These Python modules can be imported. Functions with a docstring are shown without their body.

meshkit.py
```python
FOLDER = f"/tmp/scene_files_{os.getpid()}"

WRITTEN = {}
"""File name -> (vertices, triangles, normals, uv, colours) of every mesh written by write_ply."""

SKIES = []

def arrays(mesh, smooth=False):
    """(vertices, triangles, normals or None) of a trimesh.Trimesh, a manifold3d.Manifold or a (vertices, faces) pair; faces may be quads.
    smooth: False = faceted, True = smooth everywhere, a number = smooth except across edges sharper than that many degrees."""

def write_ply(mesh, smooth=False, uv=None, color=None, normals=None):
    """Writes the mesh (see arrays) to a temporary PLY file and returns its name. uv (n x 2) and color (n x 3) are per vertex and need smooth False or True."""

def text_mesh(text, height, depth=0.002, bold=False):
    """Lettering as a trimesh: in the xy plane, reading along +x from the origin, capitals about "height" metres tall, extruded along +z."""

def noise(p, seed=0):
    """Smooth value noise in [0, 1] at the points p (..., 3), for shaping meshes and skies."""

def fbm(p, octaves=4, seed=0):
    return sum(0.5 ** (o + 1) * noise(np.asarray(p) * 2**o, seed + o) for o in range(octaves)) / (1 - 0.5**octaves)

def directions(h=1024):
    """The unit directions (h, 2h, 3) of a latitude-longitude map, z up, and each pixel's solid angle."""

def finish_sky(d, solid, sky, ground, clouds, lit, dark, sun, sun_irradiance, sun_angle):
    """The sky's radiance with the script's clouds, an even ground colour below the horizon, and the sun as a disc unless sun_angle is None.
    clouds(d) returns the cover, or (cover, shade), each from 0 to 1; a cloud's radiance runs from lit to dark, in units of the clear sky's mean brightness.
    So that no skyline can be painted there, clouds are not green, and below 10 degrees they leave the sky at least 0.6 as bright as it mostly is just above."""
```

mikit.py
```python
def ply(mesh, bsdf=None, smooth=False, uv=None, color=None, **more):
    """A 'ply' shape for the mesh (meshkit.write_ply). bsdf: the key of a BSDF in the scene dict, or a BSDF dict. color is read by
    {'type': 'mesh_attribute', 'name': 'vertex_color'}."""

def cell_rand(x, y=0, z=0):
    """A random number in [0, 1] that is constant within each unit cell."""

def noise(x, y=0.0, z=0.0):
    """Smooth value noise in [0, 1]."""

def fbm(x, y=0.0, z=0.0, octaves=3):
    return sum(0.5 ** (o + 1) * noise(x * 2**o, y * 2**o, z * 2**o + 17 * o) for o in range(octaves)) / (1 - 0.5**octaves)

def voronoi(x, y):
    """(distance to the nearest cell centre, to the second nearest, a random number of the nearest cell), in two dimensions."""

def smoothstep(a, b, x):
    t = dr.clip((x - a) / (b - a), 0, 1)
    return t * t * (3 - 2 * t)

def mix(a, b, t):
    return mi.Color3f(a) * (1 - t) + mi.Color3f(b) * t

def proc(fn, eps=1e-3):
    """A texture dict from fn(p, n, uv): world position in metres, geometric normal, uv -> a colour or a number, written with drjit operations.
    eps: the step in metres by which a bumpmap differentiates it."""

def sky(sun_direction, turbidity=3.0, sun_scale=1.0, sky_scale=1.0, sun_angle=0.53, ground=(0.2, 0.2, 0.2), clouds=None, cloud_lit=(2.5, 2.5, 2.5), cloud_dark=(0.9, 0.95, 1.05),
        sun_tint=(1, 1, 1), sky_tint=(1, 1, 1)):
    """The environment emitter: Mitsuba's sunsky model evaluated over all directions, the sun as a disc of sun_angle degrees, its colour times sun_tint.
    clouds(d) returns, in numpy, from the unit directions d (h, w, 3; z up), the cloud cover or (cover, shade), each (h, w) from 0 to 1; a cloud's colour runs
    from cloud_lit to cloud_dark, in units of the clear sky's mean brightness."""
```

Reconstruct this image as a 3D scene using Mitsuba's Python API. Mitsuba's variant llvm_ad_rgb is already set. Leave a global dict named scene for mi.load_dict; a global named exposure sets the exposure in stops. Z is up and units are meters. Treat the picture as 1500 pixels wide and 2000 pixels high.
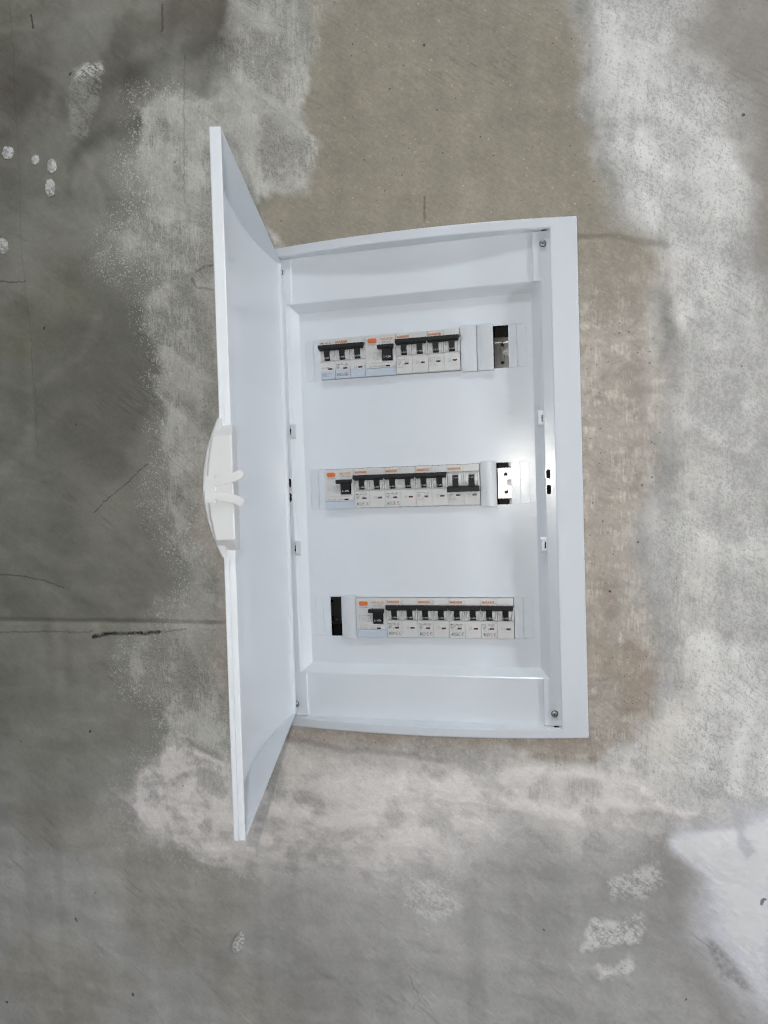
import math
import numpy as np
import trimesh
import shapely.geometry as sg
import shapely
from manifold3d import Manifold, CrossSection
from scipy.spatial.transform import Rotation as RR
import drjit as dr
import mitsuba as mi
import mikit
import meshkit

T = mi.ScalarTransform4f
scene, labels = {}, {}

# ----------------------------------------------------------------- camera, light, exposure
CAM = np.array([0.15195, -0.79795, 0.00681])
RIGHT = np.array([0.97248, 0.23036, -0.03487])
UP = np.array([0.02414, 0.04925, 0.99850])
FWD = np.array([-0.23173, 0.97186, -0.04233])
scene['camera'] = {
    'type': 'perspective', 'fov_axis': 'x', 'fov': math.degrees(2 * math.atan(750 / 1410.9)),
    'near_clip': 0.01, 'far_clip': 60.0,
    'to_world': T().look_at(origin=CAM.tolist(), target=(CAM + FWD).tolist(), up=UP.tolist())}
exposure = 0.08

# the phone's own flash, a few centimetres from its lens
FLASH = CAM - 0.024 * RIGHT + 0.010 * UP + 0.002 * FWD
scene['phone_flash'] = {'type': 'point', 'position': FLASH.tolist(), 'intensity': {'type': 'rgb', 'value': [0.48, 0.462, 0.43]}}
# daylight coming in through the two tall openings of the room far behind the photographer
def opening(key, pts, rad, label, cat='window'):
    m = trimesh.Trimesh(pts, [[0, 1, 2], [0, 2, 3]], process=False)
    if m.face_normals[0] @ (np.array([0, 0, 0]) - np.mean(pts, 0)) < 0:
        m.invert()
    scene[key] = mikit.ply(m, {'type': 'diffuse', 'reflectance': {'type': 'rgb', 'value': 0.5}}, emitter={'type': 'area', 'radiance': {'type': 'rgb', 'value': rad}})
    labels[key] = {'label': label, 'category': cat}


def upright(xa, ya, xb, yb, z0, z1):
    return [[xa, ya, z0], [xb, yb, z0], [xb, yb, z1], [xa, ya, z1]]


opening('window', upright(-2.2, -3.6, -0.40, -3.6, -1.45, 1.50), [0.66, 0.69, 0.72], 'tall bright opening left of the pier behind the photographer')
opening('window_001', upright(0.75, -3.6, 2.2, -3.6, -1.45, 1.50), [0.62, 0.65, 0.68], 'tall bright opening right of the pier behind the photographer')
opening('doorway', upright(2.85, -1.16, 2.85, -0.95, -1.35, 1.35), [22.5, 23.4, 24.3], 'narrow bright doorway at the far right of the cabinet wall', 'doorway')
opening('ceiling_lamp', [[-0.15, -1.26, 1.95], [0.35, -1.26, 1.95], [0.35, -1.02, 1.95], [-0.15, -1.02, 1.95]], [37.0, 39.5, 42.0], 'flat lamp on the ceiling above the photographer', 'lamp')
scene['room_light'] = {'type': 'constant', 'radiance': {'type': 'rgb', 'value': [0.084, 0.085, 0.086]}}


# ----------------------------------------------------------------- helpers
def lin(r, g, b, k=1.0):
    c = np.array([r, g, b]) / 255.0
    return np.where(c <= 0.04045, c / 12.92, ((c + 0.055) / 1.055) ** 2.4) * k


def rgb(v):
    return {'type': 'rgb', 'value': [float(x) for x in np.broadcast_to(v, 3)]}


def plastic(col, alpha=0.05, ior=1.6, dist='ggx'):
    return {'type': 'twosided', 'b': {'type': 'roughplastic', 'distribution': dist, 'alpha': alpha, 'int_ior': ior, 'diffuse_reflectance': rgb(col), 'nonlinear': False}}


def put(key, mesh, bsdf, smooth=False, to_world=None):
    base, n = key, 1
    while key in scene:
        key = '%s_%03d' % (base, n)
        n += 1
    d = mikit.ply(mesh, bsdf, smooth=smooth) if not isinstance(mesh, dict) else dict(mesh)
    if to_world is not None:
        d['to_world'] = to_world
    scene[key] = d
    return key


def tm(m):
    if isinstance(m, trimesh.Trimesh):
        return m
    k = m.to_mesh()
    return trimesh.Trimesh(k.vert_properties[:, :3], k.tri_verts, process=False)


def join(ms):
    return trimesh.util.concatenate([tm(m) for m in ms])


def bx(x0, x1, y0, y1, z0, z1):
    return Manifold.cube((x1 - x0, y1 - y0, z1 - z0)).translate((x0, y0, z0))


def rbx(x0, x1, y0, y1, z0, z1, r=0.0005, seg=8):
    """A box with rounded edges."""
    s = tm(Manifold.sphere(r, seg)).vertices
    pts = [s + np.array([x, y, z]) for x in (x0 + r, x1 - r) for y in (y0 + r, y1 - r) for z in (z0 + r, z1 - r)]
    return Manifold.hull_points(np.vstack(pts))


def hull(pts):
    return Manifold.hull_points(np.array(pts, float))


def frustum(xa, za, ya, xb, zb, yb):
    return hull([(sx * x, y, sz * z) for x, z, y in ((xa, za, ya), (xb, zb, yb)) for sx in (-1, 1) for sz in (-1, 1)])


def ycyl(x, z, r, y0, y1, seg=24, r1=None):
    """A cylinder along y."""
    return Manifold.cylinder(y1 - y0, r, r if r1 is None else r1, seg).rotate((-90, 0, 0)).translate((x, y0, z))


def lathe_y(profile, x, z, y, seg=28):
    """A body of revolution about an axis along -y: profile of (radius, height towards the viewer)."""
    m = trimesh.creation.revolve(np.array(profile, float), sections=seg)
    m.apply_transform(trimesh.transformations.rotation_matrix(math.pi / 2, [1, 0, 0]))
    m.apply_translation([x, y, z])
    return m


def text(t, h, x, z, y, bold=False, depth=0.00012, width=None, anchor='l'):
    """Lettering that faces the viewer, its lower left corner at x, z, standing proud of y."""
    m = meshkit.text_mesh(t, h, depth, bold)
    if width:
        m.apply_scale([width / m.extents[0], 1, 1])
    m.apply_transform(trimesh.transformations.rotation_matrix(math.pi / 2, [1, 0, 0]))
    dx = -m.bounds[0][0] if anchor == 'l' else -m.bounds.mean(0)[0]
    m.apply_translation([x + dx, y, z])
    return m


def bar(x0, x1, z0, z1, y, d=0.00012):
    return tm(bx(x0, x1, y - d, y, z0, z1))


def arc(cx, cz, r, a0, a1, w, y, n=10, d=0.00012):
    a = np.radians(np.linspace(a0, a1, n))
    ls = sg.LineString(np.c_[cx + r * np.cos(a), cz + r * np.sin(a)]).buffer(w / 2, cap_style='flat')
    m = trimesh.creation.extrude_polygon(ls, d, engine='earcut')
    m.apply_transform(trimesh.transformations.rotation_matrix(math.pi / 2, [1, 0, 0]))
    m.apply_translation([0, y, 0])
    return m


def stroke(pts, w, y, d=0.00012):
    m = trimesh.creation.extrude_polygon(sg.LineString(pts).buffer(w / 2, cap_style='flat'), d, engine='earcut')
    m.apply_transform(trimesh.transformations.rotation_matrix(math.pi / 2, [1, 0, 0]))
    m.apply_translation([0, y, 0])
    return m


# ----------------------------------------------------------------- materials
fb, ns, ss = mikit.fbm, mikit.noise, mikit.smoothstep

POLY = {
    'brown': [(-0.104, 0.564), (0.187, 0.509), (0.196, 0.431), (0.202, 0.378), (0.209, 0.331), (0.225, 0.272), (0.26, 0.242), (0.265, 0.154), (0.27, 0.06), (0.258, 0.002), (0.24, -0.034), (0.234, -0.088), (0.255, -0.158), (0.259, -0.212), (0.238, -0.262), (0.196, -0.297), (0.147, -0.311), (0.092, -0.3), (0.012, -0.302), (-0.065, -0.301), (-0.115, -0.308), (-0.166, -0.3), (-0.218, -0.283), (-0.247, -0.234), (-0.259, -0.203), (-0.245, -0.177), (-0.246, -0.103), (-0.27, -0.059), (-0.261, 0.002), (-0.236, 0.038), (-0.22, 0.218), (-0.177, 0.319), (-0.164, 0.332), (-0.114, 0.34), (-0.097, 0.384), (-0.115, 0.42), (-0.101, 0.463)],
    'wash': [(-0.203, 0.583), (-0.104, 0.564), (-0.101, 0.463), (-0.115, 0.42), (-0.094, 0.383), (-0.114, 0.34), (-0.161, 0.332), (-0.15, 0.281), (-0.219, 0.241), (-0.238, -0.023), (-0.257, 0.002), (-0.27, -0.053), (-0.246, -0.103), (-0.245, -0.177), (-0.259, -0.203), (-0.24, -0.271), (-0.227, -0.333), (-0.321, -0.3), (-0.329, -0.256), (-0.382, -0.238), (-0.39, -0.206), (-0.335, -0.166), (-0.29, -0.103), (-0.327, -0.021), (-0.306, 0.103), (-0.322, 0.202), (-0.312, 0.25), (-0.372, 0.299), (-0.375, 0.315), (-0.342, 0.333), (-0.324, 0.355), (-0.33, 0.41), (-0.322, 0.466), (-0.267, 0.466), (-0.225, 0.462), (-0.206, 0.509)],
    'lime': [(0.187, 0.509), (0.3, 0.488), (0.295, 0.46), (0.282, 0.447), (0.282, 0.422), (0.304, 0.413), (0.331, 0.374), (0.333, 0.339), (0.353, 0.292), (0.351, 0.207), (0.375, 0.185), (0.37, -0.33), (0.316, -0.355), (0.251, -0.36), (0.195, -0.308), (0.238, -0.265), (0.262, -0.215), (0.255, -0.155), (0.242, -0.115), (0.246, -0.04), (0.263, 0.002), (0.271, 0.06), (0.265, 0.154), (0.261, 0.242), (0.225, 0.272), (0.209, 0.331), (0.202, 0.378), (0.196, 0.431)],
    'edge': [(0.262, 0.226), (0.281, 0.214), (0.278, 0.017), (0.266, -0.088), (0.269, -0.196), (0.259, -0.239), (0.201, -0.297), (0.098, -0.314), (0.124, -0.37), (0.221, -0.357), (0.278, -0.276), (0.295, -0.142), (0.288, 0.017), (0.284, 0.121)],
    'low': [(-0.166, -0.302), (-0.116, -0.313), (-0.066, -0.303), (0.012, -0.306), (0.092, -0.304), (0.147, -0.314), (0.201, -0.3), (0.257, -0.338), (0.307, -0.334), (0.272, -0.375), (0.23, -0.39), (0.151, -0.382), (0.09, -0.378), (0.038, -0.424), (0.014, -0.444), (-0.056, -0.462), (-0.121, -0.45), (-0.226, -0.454), (-0.28, -0.452), (-0.335, -0.431), (-0.385, -0.422), (-0.39, -0.382), (-0.343, -0.327), (-0.321, -0.3), (-0.227, -0.333)],
    'lowcore': [(-0.154, -0.317), (0.041, -0.323), (0.152, -0.322), (0.257, -0.338), (0.251, -0.377), (0.124, -0.376), (0.01, -0.373), (-0.081, -0.398), (-0.169, -0.38)],
    'bright': [(0.37, -0.335), (0.341, -0.343), (0.326, -0.352), (0.307, -0.361), (0.272, -0.375), (0.259, -0.384), (0.262, -0.395), (0.281, -0.413), (0.292, -0.426), (0.294, -0.456), (0.291, -0.484), (0.305, -0.498), (0.329, -0.534), (0.367, -0.562)],
    'tongue': [(0.317, -0.339), (0.331, -0.341), (0.332, -0.37), (0.342, -0.386), (0.333, -0.394), (0.324, -0.382), (0.326, -0.36)],
    'spot': [(0.298, -0.489), (0.306, -0.493), (0.324, -0.513), (0.339, -0.536), (0.331, -0.534), (0.312, -0.522), (0.301, -0.504)],
    'penumbra': [(0.23, -0.384), (0.261, -0.373), (0.278, -0.413), (0.292, -0.437), (0.291, -0.489), (0.324, -0.532), (0.353, -0.564), (0.304, -0.571), (0.269, -0.525), (0.235, -0.428)],
    'darktop': [(-0.287, 0.598), (-0.209, 0.584), (-0.204, 0.531), (-0.212, 0.498), (-0.241, 0.468), (-0.28, 0.467), (-0.324, 0.469), (-0.334, 0.422), (-0.372, 0.422), (-0.422, 0.422), (-0.473, 0.423), (-0.54, 0.438), (-0.531, 0.576), (-0.463, 0.576), (-0.398, 0.574), (-0.336, 0.572)],
    'dark2': [(-0.422, 0.428), (-0.325, 0.466), (-0.316, 0.444), (-0.325, 0.391), (-0.342, 0.333), (-0.375, 0.318), (-0.37, 0.28), (-0.32, 0.239), (-0.303, 0.17), (-0.324, 0.042), (-0.355, -0.02), (-0.457, -0.024), (-0.493, 0.113), (-0.455, 0.239), (-0.44, 0.363)],
    'chalk': [(-0.405, 0.519), (-0.391, 0.523), (-0.366, 0.522), (-0.364, 0.512), (-0.373, 0.506), (-0.39, 0.51), (-0.402, 0.509)],
    'chalk2': [(0.181, -0.479), (0.21, -0.483), (0.23, -0.467), (0.226, -0.498), (0.191, -0.506), (0.169, -0.512)],
    'chalk3': [(0.183, -0.53), (0.207, -0.527), (0.218, -0.516), (0.22, -0.524), (0.209, -0.534), (0.186, -0.539)],
    'chalk4': [(0.198, -0.435), (0.225, -0.418), (0.25, -0.411), (0.251, -0.43), (0.234, -0.445), (0.203, -0.451)],
    'chalk5': [(-0.029, -0.46), (0.025, -0.448), (0.019, -0.464), (0.036, -0.477), (0.006, -0.498), (-0.029, -0.484)],
    'chalk6': [(-0.406, 0.512), (-0.37, 0.507), (-0.37, 0.485), (-0.38, 0.468), (-0.394, 0.44), (-0.415, 0.447), (-0.414, 0.489)],
    'grey1': [(0.288, 0.461), (0.318, 0.465), (0.378, 0.474), (0.375, 0.185), (0.353, 0.207), (0.354, 0.292), (0.335, 0.339), (0.332, 0.374), (0.306, 0.413), (0.285, 0.424)],
}
LINES = [
    ([(-0.574, -0.171), (-0.488, -0.169), (-0.421, -0.169)], 0.0011, 0.35),
    ([(-0.42, -0.176), (-0.4, -0.173), (-0.371, -0.173), (-0.328, -0.169)], 0.0022, 0.9),
    ([(-0.328, -0.169), (-0.29, -0.164)], 0.0012, 0.4),
    ([(-0.491, 0.631), (-0.49, 0.581), (-0.49, 0.525), (-0.492, 0.432), (-0.494, 0.318), (-0.492, 0.267), (-0.486, 0.203), (-0.487, 0.074)], 0.0005, 0.24),
    ([(-0.561, -0.097), (-0.522, -0.098), (-0.484, -0.105), (-0.459, -0.114)], 0.0009, 0.5),
    ([(-0.536, 0.277), (-0.492, 0.275)], 0.0008, 0.55),
    ([(-0.409, -0.021), (-0.386, -0.003), (-0.36, 0.015), (-0.331, 0.039)], 0.0007, 0.55),
    ([(-0.461, 0.594), (-0.459, 0.579)], 0.0012, 0.8),
    ([(-0.258, 0.512), (-0.26, 0.471), (-0.261, 0.424), (-0.266, 0.342)], 0.0007, 0.28),
    ([(-0.284, 0.574), (-0.286, 0.546)], 0.0012, 0.5),
    ([(0.276, -0.391), (0.293, -0.431)], 0.0005, 0.0),
    ([(-0.254, 0.263), (-0.244, 0.266), (-0.225, 0.266)], 0.0016, 0.4),
    ([(-0.261, 0.254), (-0.255, 0.242), (-0.232, 0.237)], 0.0012, 0.35),
    ([(-0.026, -0.566), (-0.022, -0.58), (-0.015, -0.592), (-0.025, -0.608)], 0.0004, 0.35),
    ([(-0.022, -0.58), (-0.003, -0.599)], 0.0004, 0.3),
    ([(0.02, 0.315), (0.02, 0.29)], 0.0011, 0.45),
    ([(0.176, 0.256), (0.212, 0.253), (0.242, 0.243), (0.267, 0.236)], 0.003, 0.3),
    ([(-0.168, -0.295), (-0.14, -0.296), (-0.115, -0.3), (-0.09, -0.305), (-0.065, -0.302), (-0.017, -0.307), (0.018, -0.311)], 0.0034, 0.26),
    ([(0.126, -0.3), (0.158, -0.304), (0.185, -0.299)], 0.004, 0.2),
    ([(-0.484, 0.145), (-0.484, 0.113), (-0.485, 0.061)], 0.0005, 0.3),
]
FOLDS = [
    ([(-0.206, 0.526), (-0.268, 0.513), (-0.333, 0.5), (-0.425, 0.487)], 0.022, 0.34),
    ([(-0.312, 0.452), (-0.371, 0.441), (-0.422, 0.416)], 0.016, 0.3),
    ([(-0.209, 0.567), (-0.214, 0.516), (-0.23, 0.478)], 0.014, 0.25),
    ([(-0.507, 0.584), (-0.448, 0.58), (-0.391, 0.576), (-0.322, 0.581)], 0.014, -0.18),
    ([(-0.407, 0.43), (-0.387, 0.414), (-0.378, 0.38), (-0.377, 0.343)], 0.01, -0.22),
    ([(-0.536, 0.155), (-0.484, 0.139), (-0.423, 0.173), (-0.391, 0.22)], 0.012, -0.14),
    ([(-0.487, 0.203), (-0.493, 0.048)], 0.012, -0.1),
    ([(-0.545, 0.031), (-0.496, 0.075), (-0.441, 0.11)], 0.016, -0.12),
]
BLOBS = [
    (-0.506, 0.435, 0.0083, 0.0077),
    (-0.467, 0.421, 0.0058, 0.0058),
    (-0.443, 0.41, 0.0064, 0.0083),
    (-0.448, 0.384, 0.0102, 0.0070),
    (-0.52, 0.321, 0.0077, 0.0096),
    (-0.239, -0.551, 0.0058, 0.0141),
]


WALL_Y = -0.004


def sd(x, z, pts):
    """Signed distance in the wall's plane to a stain's outline, negative inside."""
    d2, inside = mi.Float(1e9), mi.Bool(False)
    n = len(pts)
    for i in range(n):
        ax, az = pts[i]
        b0, b1 = pts[(i + 1) % n]
        ex, ez = b0 - ax, b1 - az
        wx, wz = x - ax, z - az
        t = dr.clip((wx * ex + wz * ez) / (ex * ex + ez * ez + 1e-12), 0, 1)
        d2 = dr.minimum(d2, dr.square(wx - ex * t) + dr.square(wz - ez * t))
        if abs(ez) > 1e-9:
            inside ^= ((az > z) != (b1 > z)) & (wx < ex / ez * wz)
    d = dr.sqrt(d2)
    return dr.select(inside, -d, d)


def seg_line(x, z, pts):
    d2 = mi.Float(1e9)
    for (ax, az), (b0, b1) in zip(pts[:-1], pts[1:]):
        ex, ez = b0 - ax, b1 - az
        t = dr.clip(((x - ax) * ex + (z - az) * ez) / (ex * ex + ez * ez + 1e-12), 0, 1)
        d2 = dr.minimum(d2, dr.square(x - ax - ex * t) + dr.square(z - az - ez * t))
    return dr.sqrt(d2)


def W(r, g, b, k=1.72):
    return mi.Color3f([float(v) for v in lin(r, g, b) * k])


def wall_color(p, n, uv):
    x, z = p.x, p.z
    # the edges of every coat wander; some are crisp, most are smeared out along the trowel's stroke
    w1, w2 = fb(x * 18 + 3, z * 18, 1.0, 4) - 0.5, fb(x * 18 + 40, z * 18 + 9, 5.0, 4) - 0.5
    w3, w4 = fb(x * 190, z * 190, 2.0, 3) - 0.5, fb(x * 190 + 77, z * 190, 8.0, 3) - 0.5
    X, Z = x + 0.024 * w1 + 0.005 * w3, z + 0.024 * w2 + 0.005 * w4
    u, v = 0.80 * x - 0.60 * z, 0.60 * x + 0.80 * z          # trowel direction
    bend = x + 0.10 * (fb(x * 3, z * 3, 30.0, 2) - 0.5)
    smr = fb(u * 9 + 0.6 * w1, v * 46, 2.0, 4) - 0.5          # slanting smears
    smx = fb(x * 7, z * 60 + 1.5 * w1, 12.0, 4) - 0.5         # level smears
    smz = fb(bend * 60, z * 7, 14.0, 4) - 0.5                 # upright smears
    fine = fb(x * 900, z * 900, 3.0, 2)
    grit = fb(x * 330, z * 330, 4.0, 3)
    scr = fb(u * 150, v * 760, 1.0, 3)
    scr2 = fb(x * 700, z * 110, 7.0, 3)
    big = fb(x * 5 + 1, z * 5 + 2, 9.0, 3)
    mid = fb(x * 26, z * 26, 6.0, 4)
    mid2 = fb(x * 55, z * 55, 26.0, 4)
    speck = 0.5 + 1.7 * (0.36 * grit + 0.34 * scr + 0.30 * fine - 0.5)
    soft = 0.006 + 0.050 * ss(0.35, 0.65, fb(x * 7 + 9, z * 7, 44.0, 2))   # how far an edge is smeared here

    # bare cement render: dark on the left, paler below and to the right
    base = mikit.mix(W(112, 111, 103), W(140, 138, 135), ss(-0.32, 0.20, x - 0.45 * (z + 0.25)))
    base = mikit.mix(base, W(148, 146, 144), ss(-0.22, -0.50, z) * 0.95)
    base = mikit.mix(base, W(126, 120, 112), ss(0.12, 0.34, x) * ss(0.0, 0.4, z))
    base = base * (0.80 + 0.42 * big)
    olive = ss(0.48, 0.68, fb(x * 6 + 20, z * 8, 50.0, 4)) * ss(-0.05, -0.25, x)
    base = mikit.mix(base, base * mi.Color3f(0.92, 0.91, 0.84), olive)
    c = base * (0.80 + 0.26 * mid + 0.14 * mid2) * (1.0 + (0.20 * ss(-0.30, -0.18, z) + 0.05) * smr + 0.26 * smx)
    # damp drip marks under the level joint, faint runs below
    drip = ns(x * 70, z * 2.5, 2.0) * ss(-0.150, -0.160, z) * ss(-0.32, -0.17, z) * ss(-0.22, -0.34, x)
    c = c * (0.90 + 0.30 * drip)
    runs = fb(x * 42, z * 2.5, 4.0, 2) * ss(-0.28, -0.42, z)
    c = c * (1.0 - 0.10 * ss(0.40, 0.8, runs))
    # dark damp sweeps of the trowel, upper left
    sw = fb(u * 4, v * 16, 2.0, 3)
    c = mikit.mix(c, W(74, 69, 62), 0.80 * ss(0.05, -0.05, sd(x + 0.06 * w1, z + 0.06 * w2, POLY['darktop'])) * ss(0.22, 0.60, sw + 0.12))
    c = mikit.mix(c, W(88, 86, 79), 0.58 * ss(0.055, -0.055, sd(x + 0.06 * w1, z + 0.06 * w2, POLY['dark2'])) * ss(0.25, 0.62, sw + 0.10))
    for pts, hw, s in FOLDS:
        dl = seg_line(x + 0.020 * w1, z + 0.020 * w2, pts)
        c = c * (1 - s * ss(hw, 0.0, dl))
    # thin grey film in broad strokes over the left part
    film = ss(0.50, 0.68, fb(u * 7 + 0.5 * w1, v * 4, 15.0, 4) + 0.10 * smr) * ss(-0.20, -0.30, x) * ss(-0.36, -0.1, z)
    c = mikit.mix(c, W(121, 120, 112), 0.55 * film)
    # brown newer mortar around the box
    low_ = ss(0.30, 0.12, z + 0.10 * (big - 0.5))
    br = mikit.mix(W(121, 115, 103), W(139, 132, 124), low_)
    br = br * (0.76 + 0.22 * mid + 0.12 * mid2 + 0.16 * speck) * (1.0 + 0.14 * smx + 0.16 * smz)
    rough = low_ * ss(0.0, 0.12, x)
    br = mikit.mix(br, W(178, 171, 161), 0.50 * ss(0.50, 0.70, 0.45 * scr2 + 0.55 * fb(x * 70, z * 110, 33.0, 4) + 0.25 * smz) * rough)
    br = mikit.mix(br, W(112, 103, 95), 0.42 * ss(0.46, 0.74, fb(x * 55 + 2.0 * w1, z * 90 + 3.0 * w2, 41.0, 5)) * rough)
    br = mikit.mix(br, W(120, 107, 94), 0.5 * ss(-0.02, -0.22, z) * ss(0.42, 0.62, mid))
    sdb = sd(X, Z, POLY['brown'])
    bc = ss(0.007, -0.007, sdb)
    c = mikit.mix(c, br, bc)
    # thin grey skim coat, rubbed through where the cement stands proud
    sdw = sd(X, Z, POLY['wash']) + 0.035 * smr + 0.012 * smz
    k = ss(soft, -soft, sdw)
    dens = ss(0.36, 0.66, mid + 0.6 * smr + 0.35 * smz)                    # how well the coat covers here
    fleck = 0.55 * fb(x * 1150, z * 620, 71.0, 2) + 0.45 * fb(u * 420, v * 1250, 72.0, 2)
    bare = ss(0.44 + 0.16 * dens, 0.66 + 0.16 * dens, fleck)
    c = mikit.mix(c, W(151, 149, 142) * (0.86 + 0.18 * mid2 + 0.10 * speck), k * (0.56 + 0.34 * dens) * (1 - 0.65 * bare))
    c = mikit.mix(c, W(170, 168, 162), k * 0.35 * ss(0.50, 0.66, 0.5 * scr2 + 0.5 * mid2 + 0.4 * smz))
    # grey bare area, upper right
    c = mikit.mix(c, W(125, 120, 114) * (0.84 + 0.18 * mid + 0.14 * mid2), ss(0.009, -0.009, sd(X, Z, POLY['grey1'])) * 0.80)
    # white lime wash, right, brushed on thinly
    sdm = sd(X, Z, POLY['lime']) + 0.020 * smr + 0.012 * smx
    k = ss(0.5 * soft + 0.006, -0.5 * soft - 0.006, sdm)
    dens = ss(0.34, 0.66, mid + 0.5 * (big - 0.5) + 0.5 * smr + 0.3 * smz)
    thin = ss(0.58, 0.74, fb(x * 13 + 4, z * 9, 61.0, 4)) * ss(0.2, 0.5, x + 0.2)
    fleck2 = 0.30 * fb(x * 420, z * 200, 81.0, 3) + 0.70 * fleck
    bare = ss(0.44 + 0.08 * dens - 0.04 * thin, 0.62 + 0.08 * dens - 0.04 * thin, fleck2)
    under = W(128, 126, 124) * (0.80 + 0.20 * mid + 0.20 * mid2)
    c = mikit.mix(c, under, k * 0.8)
    c = mikit.mix(c, W(178, 176, 173) * (0.88 + 0.14 * mid2 + 0.10 * mid) * (1 + 0.34 * smr + 0.36 * smz), k * (0.74 + 0.22 * dens - 0.26 * thin) * (1 - 0.54 * bare))
    rim = ss(0.020, 0.004, dr.abs(sdb)) * ss(0.05, 0.12, z + 0.3 * x) * ss(0.12, 0.2, x)
    c = mikit.mix(c, W(112, 111, 106) * (0.8 + 0.4 * speck), 0.75 * rim * ss(0.42, 0.62, fb(x * 22, z * 12, 91.0, 3)))
    c = mikit.mix(c, W(186, 180, 173), ss(0.024, -0.024, sd(X, Z, POLY['edge'])) * ss(0.36, 0.64, 0.4 * scr2 + 0.6 * mid2 + 0.6 * smz) * 0.62)
    # pale skim below the box
    sdl = sd(X, Z, POLY['low']) + 0.030 * smx + 0.016 * smr
    k = ss(soft, -soft, sdl)
    dens = ss(0.34, 0.64, mid2 + 0.5 * (big - 0.5) + 0.6 * smx + 0.2 * smr)
    bare = ss(0.45 + 0.15 * dens, 0.66 + 0.15 * dens, fleck2)
    c = mikit.mix(c, W(180, 175, 172) * (0.86 + 0.18 * mid2 + 0.08 * speck) * (1 + 0.30 * smx), k * (0.54 + 0.38 * dens) * (1 - 0.55 * bare))
    c = mikit.mix(c, W(186, 181, 177) * (0.94 + 0.12 * fine), 0.75 * ss(0.04, -0.04, sd(X, Z, POLY['lowcore']) + 0.04 * smx) * ss(0.25, 0.6, mid + 0.6 * smx))
    # smooth white filler, lower right, drawn out thin at its edges, with a damp rim
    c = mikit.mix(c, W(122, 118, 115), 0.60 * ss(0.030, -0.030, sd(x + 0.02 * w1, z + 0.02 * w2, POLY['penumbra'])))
    df = sd(x + 0.014 * w1 + 0.003 * w3, z + 0.014 * w2, POLY['bright']) + 0.016 * smr
    far = 0.030 * ss(-0.40, -0.46, z) + 0.020 * ss(-0.375, -0.350, z + 0.02 * w1)
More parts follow.
